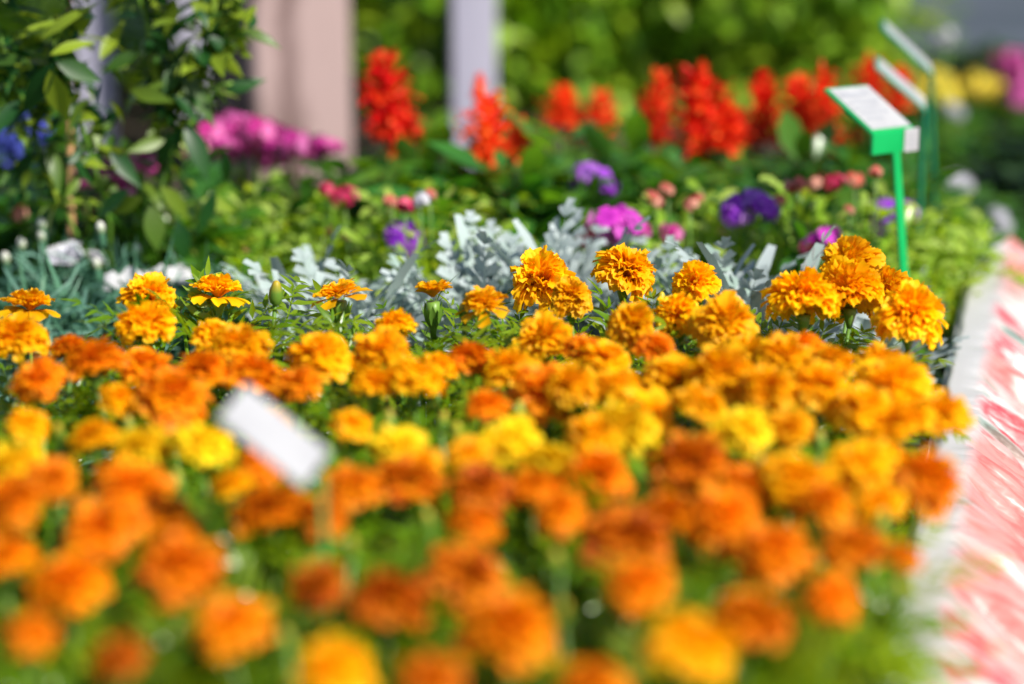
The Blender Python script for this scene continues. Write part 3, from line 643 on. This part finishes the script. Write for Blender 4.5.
# small blue flowers at the far left
for i, (px, py, lab) in enumerate([(8,132,'blue flowered plant at the far left edge of the photo'),(34,128,'blue flowered plant just left of the bamboo cane')]):
    p = at_y(px, py, 3.3); t = thing('blue_flower_plant', lab, 'blue flowers', (p.x, 3.3, 0), 'blue flowered plants at the left')
    link('foliage', DKM[i], t, scale=(1.1, 1.1, p.z / .26))
    for k, (dx, dy) in enumerate(((-.02, 0), (.015, .015), (0, -.02))): 
        f = link('flower_head', HEAD['blue'], t, (dx, -.06, p.z + dy), (R(40), 0, k), 1.2); so = link('stem', stem_mesh(.1), f)

# ------------------------------------------------------------------ signs
def sign(lab, pts, Y, stake_bot, green, tag_=False, bracket=False, sw=.0065):
    """pts: near-lower-left corner a, edge vector e, up-slope vector u (metres)"""
    a, e, u = pts; n = e.cross(u).normalized(); 
    if n.z < 0: n = -n
    top = a + e * .5 if not bracket else a + e * .56
    t = thing('plant_sign', lab, 'plant sign', (stake_bot.x, stake_bot.y, 0), 'green staked plant signs')
    T = t.location.copy(); th = .0022
    mb = MB(); mb.box(a + (e + u) * .5 - T, e * .5, u * .5, n * th, .4); link('plate', mb.mesh('sign_plate', green, False), t)
    mb = MB(); mb.box(a + (e + u) * .5 + n * (th + .0006) - T, e * .455, u * .455, n * .0008, .3); cd = link('card', mb.mesh('sign_card', 'card', False), t)
    mb = MB()
    for k, (f, w) in enumerate(((.78, .3), (.62, .34), (.5, .26), (.38, .32), (.26, .2))):
        mb.box(a + e * (.14 + w) + u * f + n * (th + .0017) - T, e * w, u * (.022 if k else .035), n * .0003, .2)
    link('print', mb.mesh('sign_print', 'print' , False), cd)
    ed = e.normalized(); fr = V((ed.y, -ed.x, 0)).normalized()
    if bracket:
        mb = MB(); mb.box(a + e * .5 - UP * .012 - fr * -.001 - T, e * .5, UP * .0125, fr * .0025, .3); link('bracket', mb.mesh('sign_bracket', green, False), t)
        mb = MB(); q = a + e * .88 - UP * .011 + fr * .0045; mb.box(q - T, ed * .0125, UP * .0135, fr * .0007, .3); pt = link('price_tag', mb.mesh('price_tag', 'tagwhite', False), t)
        mb = MB()
        for k in range(4): mb.box(q + UP * (.008 - .0052 * k) + fr * .0010 - T, ed * (.008 - .0014 * (k % 2)), UP * .0011, fr * .0002, .2)
        link('print', mb.mesh('price_print', 'print', False), pt)
    mb = MB(); top2 = top - UP * .006; bot = stake_bot; mid_ = (top2 + bot) * .5; ax = (top2 - bot) * .5
    s1 = ed; s1 = (s1 - ax.normalized() * s1.dot(ax.normalized())).normalized(); s2 = ax.normalized().cross(s1)
    mb.box(mid_ - T, s1 * sw, s2 * .0018, ax, .3)
    mb.box(mid_ - T + s2 * .0032, s1 * .0012, s2 * .0022, ax * .98, .3)
    link('stake', mb.mesh('sign_stake', green, False), t)
YS = 2.72
a = at_y(871, 134, YS); k = 1 / ppm(a)
e = V((50, 44, -3)) * k; u = V((-43, 47, 37)) * k
sb = at_y(906, 320, YS + .02); top = a + e * .5
d_ = (sb - top); sb = top + d_ * (top.z / (top.z - sb.z))
sign('green sign with white tilted plate and small price tag, nearest of the three', (a, e, u), YS, sb, 'signgreen', bracket=True)
YS = 3.0
a = at_y(926, 112, YS); k = 1 / ppm(a); e = V((10, 66, 0)) * k; u = V((-52, 10, 44)) * k
sign('middle green sign seen edge-on, lower white plate', (a, e, u), YS, V((a.x + .005, YS + .035, 0)), 'darkgreen')
YS = 3.15
a = at_y(933, 76, YS); k = 1 / ppm(a); e = V((8, 60, 0)) * k; u = V((-52, 8, 47)) * k
sign('rear green sign seen edge-on, highest thick white plate', (a, e, u), YS, V((a.x + .03, YS + .03, 0)), 'darkgreen')
# foreground white tag
p0 = at_y(232, 402, 1.60); p1 = at_y(316, 470, 1.56)
u = (p0 - p1); k = 1 / ppm(p1)
t = thing('white_plant_tag', 'blurred white plastic tag leaning over the marigolds at left foreground', 'plant tag', (p1.x + .01, p1.y, 0)); T = t.location.copy()
sd = V((.012, .02, .0115)); n = u.cross(sd).normalized()
mb = MB(); mb.box((p0 + p1) * .5 - T, u * .5, sd * .70, n * .0015, .5); link('plate', mb.mesh('tag_plate', 'tagwhite', False), t)
mb = MB(); mb.box((p1 + V((.004, 0, 0))) * .5 - T + V((p1.x + .01, p1.y, 0)) * .5 - V((0, 0, .002)), V((.0018, 0, 0)), V((0, .0015, 0)), V((-.003, 0, p1.z * .5 - .002)), .3); link('stake', mb.mesh('tag_stake', 'signgreen', False), t)
# white tag lying behind the dianthus (torn upper edge)
a, b_ = at_y(104, 290, 2.72), at_y(192, 283, 2.76)
mb = MB(); r_ = random.Random(4); e = b_ - a; nn = V((e.y, -e.x, 0)).normalized(); rows_f, rows_b = [], []
o = a.copy(); nseg = 24; hs = [.018 + .009 * r_.random() + .003 * math.sin(k) for k in range(nseg + 1)]
base_o = V((o.x, o.y, 0))
for k in range(nseg + 1):
    p = o + e * (k / nseg) - base_o; h0 = hs[k]
    up_ = (UP + V((0, .7, 0))).normalized()
    off = nn * .004 * math.sin(k * .9)
    rows_f.append([p + off, p + off + up_ * h0 * .5, p + off + up_ * h0, p + off + up_ * h0 - nn * .0012, p + off - nn * .0012])
mb.grid(rows_f, ([.5] * (nseg + 1), .5))
t = thing('torn_white_label', 'torn white paper label lying among the dianthus and green leaves', 'label', base_o)
link('card', mb.mesh('torn_card', 'tagwhite', False), t)
mb = MB(); mb.box(V((e.x * .5, e.y * .5 + .004, o.z * .5)), V((.004, 0, 0)), V((0, .0012, 0)), V((0, 0, o.z * .5)), .3); link('stake', mb.mesh('label_stake', 'tagwhite', False), t)

# ------------------------------------------------------------------ bed edging and draped printed sheet
E0 = V((.335 + (1.0 - 1.97) * .236, 1.0, 0)); E1 = V((.335 + (3.3 - 1.97) * .236, 3.3, 0)); ed = (E1 - E0); EL = ed.length; ed.normalize(); er = V((ed.y, -ed.x, 0))
ZE = .14
mb = MB(); w2 = .021
mb.box((E0 + E1) * .5 + er * w2 + V((0, 0, ZE / 2)) , ed * (EL / 2), er * w2, UP * (ZE / 2), .1)
tag(link('bed_edging', mb.mesh('edging_board', 'board', False)), 'weathered white board edging along the right side of the flower bed', 'edging board')
mb = MB(); rows_ = []; NS, NT = 620, 44; W_ = .62
for i in range(NS + 1):
    s = EL * i / NS * 1.0; row = []
    for j in range(NT + 1):
        tt = W_ * (j / NT) ** 1.25
        tf = max(0, tt - .012)
        # profile: short lip on the board, about 45 degrees down, then out over the ground
        lip = .034; run = .17
        if tt < lip: z = ZE + .004; x = .006 + tt
        else:
            q = tt - lip; f = min(1, q / (run * 1.35)); z = (ZE + .004) * (1 - f) ** 1.0 + .004; x = .006 + lip + (q * .74 if f < 1 else run * 1.35 * .74 + (q - run * 1.35))
        env = min(1, max(0, tt - .02) / .07)
        sk = s * 1.0 + tf * .12
        fold = (noise.fractal(V((sk * 20, tf * 2.5, 3)), 1., 2.1, 4) * .024 + (abs(noise.noise(V((sk * 42, tf * 4, 9)))) - .25) * .02) * env
        fold += noise.noise(V((sk * 3.2, tf * 2, 20))) * .018 * env
        z2 = max(.005, z + fold * .8 + (.006 if tt > .2 else 0)); x2 = x + fold * .6 + noise.noise(V((s * 14, 0, 4))) * .003 * (1 - env)
        p = E0 + ed * s + er * x2 + V((0, 0, z2)); row.append(p)
    rows_.append(row)
o = 0
for i, row in enumerate(rows_):
    for j, p in enumerate(row): mb.v.append(p[:]); mb.a.append(((j / NT) ** 1.25 * W_ * 2.2, i / NS))
for i in range(NS):
    for j in range(NT): q = i * (NT + 1) + j; mb.f.append((q, q + 1, q + NT + 2, q + NT + 1))
sh = link('plastic_sheet', mb.mesh('sheet', 'sheet')); tag(sh, 'crumpled pink, red and white striped plastic sheet draped right of the bed edging', 'sheet')
so = sh.modifiers.new('thick', 'SOLIDIFY'); so.thickness = .001

# ------------------------------------------------------------------ posts
def post(name, lab, px0, px1, Y, mat, h, depth, rz, grp=None, bev=.08):
    a = at_y((px0 + px1) / 2, 60, Y); w = (px1 - px0) / ppm(a) / 2 / math.cos(rz)
    mb = MB(); seg = 1
    mb.box(V((0, 0, h / 2)), V((w, 0, 0)), V((0, depth, 0)), V((0, 0, h / 2)), bev)
    o = link(name, mb.mesh(name, mat, False), None, (a.x, Y, 0), (0, 0, rz)); return tag(o, lab, 'post', grp)
post('white_post', 'pale painted square post behind the red salvias', 451, 495, 4.5, 'postwhite', 1.9, .045, R(4))
post('wooden_post', 'thick weathered pinkish wooden post behind the pink flowers', 238, 330, 4.42, 'wood', 1.9, .10, R(26))
post('white_post', 'pale lavender board half hidden behind the climbing plant', 76, 112, 4.6, 'postwhite', 1.7, .02, R(8))
post('white_post', 'narrow pale board between the climber and the wooden post', 178, 203, 4.9, 'postwhite', 1.7, .02, R(8))

# ------------------------------------------------------------------ hedge shrubs behind
def shrub_mesh(seed, rad, h, n, L, W, mat='hedge'):
    global rnd; rnd = random.Random(seed); mb = MB()
    cl = [(V((rnd.uniform(-1, 1) * rad * .8, rnd.uniform(-1, 1) * rad * .6, h * rnd.uniform(.08, .95))), rnd.uniform(.3, .6) * rad) for _ in range(16)]
    for i in range(n):
        c, cr_ = rnd.choice(cl); d = rdir(); o = c + d * cr_ * rnd.uniform(.6, 1.1)
        if o.z < .02: o.z = abs(o.z) + .02
        s = rnd.uniform(.6, 1.2); leaf(mb, o, d + rdir() * .8 - UP * .2, UP + d * .5 + rdir() * .4, L * s, W * s, rnd.uniform(0, .8), .25, 4, 'ellip')
    for c, _ in cl: mb.ring_tube([V((0, 0, 0)), V((c.x * .5, c.y * .5, c.z * .5)), c], [.012, .008, .004], 5, 0)
    return mb.mesh('shrub_crown', mat)
SH = [shrub_mesh(800 + k, .42, .95, 1900, .07, .036) for k in range(3)]
SHD = shrub_mesh(850, .42, .95, 1500, .08, .04, 'dark')
sx = [(-1.15,5.0,1.,'leafy shrub behind the far left of the bed'),(-.35,5.3,1.,'bright green shrub between the wooden post and white post'),(.12,5.1,.95,'bright green shrub directly right of the white post'),
      (.55,5.2,1.,'bright green shrub behind the paired red salvia spikes'),(.70,5.05,.7,'yellow green shrub behind the green plant signs'),(-.75,5.6,1.1,'leafy shrub behind the wooden post'),
      (.35,5.9,1.2,'taller shrub in the second hedge line right of the post'),(.6,6.1,1.1,'taller shrub in the second hedge line behind the signs'),(-.1,6.0,1.2,'taller shrub in the second hedge line behind the white post')]
for i, (x, y, s, lab) in enumerate(sx):
    t = thing('hedge_shrub', lab, 'shrub', (x, y, 0), 'shrubs behind the flower bed', i * 1.9); link('foliage', SH[i % 3], t, scale=s)
# small flowering plants at upper right, far
fr = [(932,110,4.6,'ylw','yellow flowered plant just right of the rear sign',[(926,88),(940,80),(945,95)]),(985,110,4.8,'ylw','yellow flowered plant between the sign and pink flowers',[(980,85),(972,92),(1003,92)]),
      (1018,120,4.7,'pink','pink flowered plant at the upper right photo edge',[(1014,70),(1022,85),(1016,98),(1010,60)]),(950,130,4.4,'white','white flowered plant behind the rear sign stake',[(950,108),(958,112),(943,40),(948,36)]),
      (960,200,3.75,'white','white flowered plant low on the dark soil beyond the edging',[(958,180),(966,184),(950,182)]),(1000,235,3.6,'white','white flowered plant at the far end of the plastic sheet',[(998,216),(1004,224)])]
for i, (px, py, Y, c, lab, hs) in enumerate(fr):
    p = at_y(px, py, Y); t = thing('far_flower_plant', lab, 'flowering plant', (p.x, Y, 0), 'flowering plants beyond the bed')
    hh = max(.04, p.z); link('foliage', DKM[i % 3], t, (0, 0, 0), (0, 0, i), (.9, .9, hh / .24 if hh > .08 else .3))
    for k, (hx, hy) in enumerate(hs):
        q = at_y(hx, hy, Y - .05); f = link('flower_head', HEAD[c], t, q - t.location, (R(30), 0, k), 1.5 if c != 'white' else .8)
        so = link('stem', stem_mesh(max(.03, q.z - .01), .002), f); so.matrix_parent_inverse = f.matrix_basis.inverted() @ Matrix.Translation(f.location)
# low dark shrubs right, beyond the path
for i, (x, y, lab) in enumerate([(1.45,7.9,'dark shrub beyond the grey path at far right'),(2.1,8.3,'dark shrub at the far right horizon side'),(.95,8.2,'dark shrub beyond the grey path nearer the hedge'),(1.75,8.1,'dark shrub beyond the grey path behind the pink flowers'),(2.6,7.9,'dark shrub beyond the grey path past the right photo edge')]):
    t = thing('hedge_shrub', lab, 'shrub', (x, y, 0), 'shrubs beyond the grey path', i); link('foliage', SHD, t, scale=1.5)

for i, (x, y, lab) in enumerate([(1.06, 4.35, 'low dark leafy plant right of the rear sign stake'), (1.0, 5.1, 'low dark plant under the yellow flowers'), (.92, 3.95, 'low dark plant beyond the end of the bed edging'), (1.3, 4.9, 'low dark plant below the pink flowers at the right edge')]):
    t = thing('leafy_plant', lab, 'leafy plant', (x, y, 0), 'dark leafy plants beyond the bed edging', i); link('foliage', DKD, t, scale=(1.3, 1.3, .5))
# ------------------------------------------------------------------ ground
def sheet_mesh(x0, x1, y0, y1, z, nx, ny, mat, amp=0):
    mb = MB(); rows = []
    for i in range(ny + 1):
        rows.append([V((x0 + (x1 - x0) * j / nx, y0 + (y1 - y0) * i / ny, z + (amp * noise.noise(V((j * .7, i * .7, 1))) if amp else 0))) for j in range(nx + 1)])
    mb.grid(rows, ([.5] * (ny + 1), .5)); return mb.mesh('ground', mat)
struct('ground', sheet_mesh(-150, 150, -100, 250, -.012, 4, 4, 'grass'))
struct('soil', sheet_mesh(-2.5, 1.9, .3, 5.9, -.002, 90, 110, 'soil', .006))
struct('path', sheet_mesh(.9, 6, 6.0, 7.6, .004, 20, 6, 'paving'))

# ------------------------------------------------------------------ light and camera
SUN = V((.58, -.5, .72)).normalized()
elev = math.asin(SUN.z); az = math.atan2(SUN.x, SUN.y)
w = bpy.data.worlds.new('World'); sc.world = w; w.use_nodes = True; nt = w.node_tree
bg = nt.nodes['Background']; sky = nt.nodes.new('ShaderNodeTexSky'); sky.sky_type = 'NISHITA'; sky.sun_disc = False
sky.sun_elevation = elev; sky.sun_rotation = az
nt.links.new(sky.outputs[0], bg.inputs[0]); bg.inputs[1].default_value = .085
ld = bpy.data.lights.new('sun', 'SUN'); ld.energy = 4.9; ld.angle = R(.53); ld.color = (1, .95, .86)
lo = bpy.data.objects.new('sun', ld); COL.objects.link(lo); lo.rotation_euler = SUN.to_track_quat('Z', 'Y').to_euler()
cd = bpy.data.cameras.new('camera'); co = bpy.data.objects.new('camera', cd); COL.objects.link(co)
co.location = CAM; co.rotation_euler = (math.pi / 2 - PITCH, 0, 0); cd.lens = 85; cd.sensor_width = 36; cd.clip_start = .05; cd.clip_end = 600
cd.dof.use_dof = True; cd.dof.aperture_fstop = 1.72; cd.dof.aperture_blades = 0
pf = at_z(600, 284, .30); cd.dof.focus_distance = FPX / ppm(pf)
sc.camera = co
vs = sc.view_settings; vs.view_transform = 'Standard'; vs.look = 'None'; vs.gamma = 1; vs.exposure = .5; vs.use_curve_mapping = False
sc.cycles.max_bounces = 8; sc.cycles.transparent_max_bounces = 4; sc.cycles.sample_clamp_indirect = 6
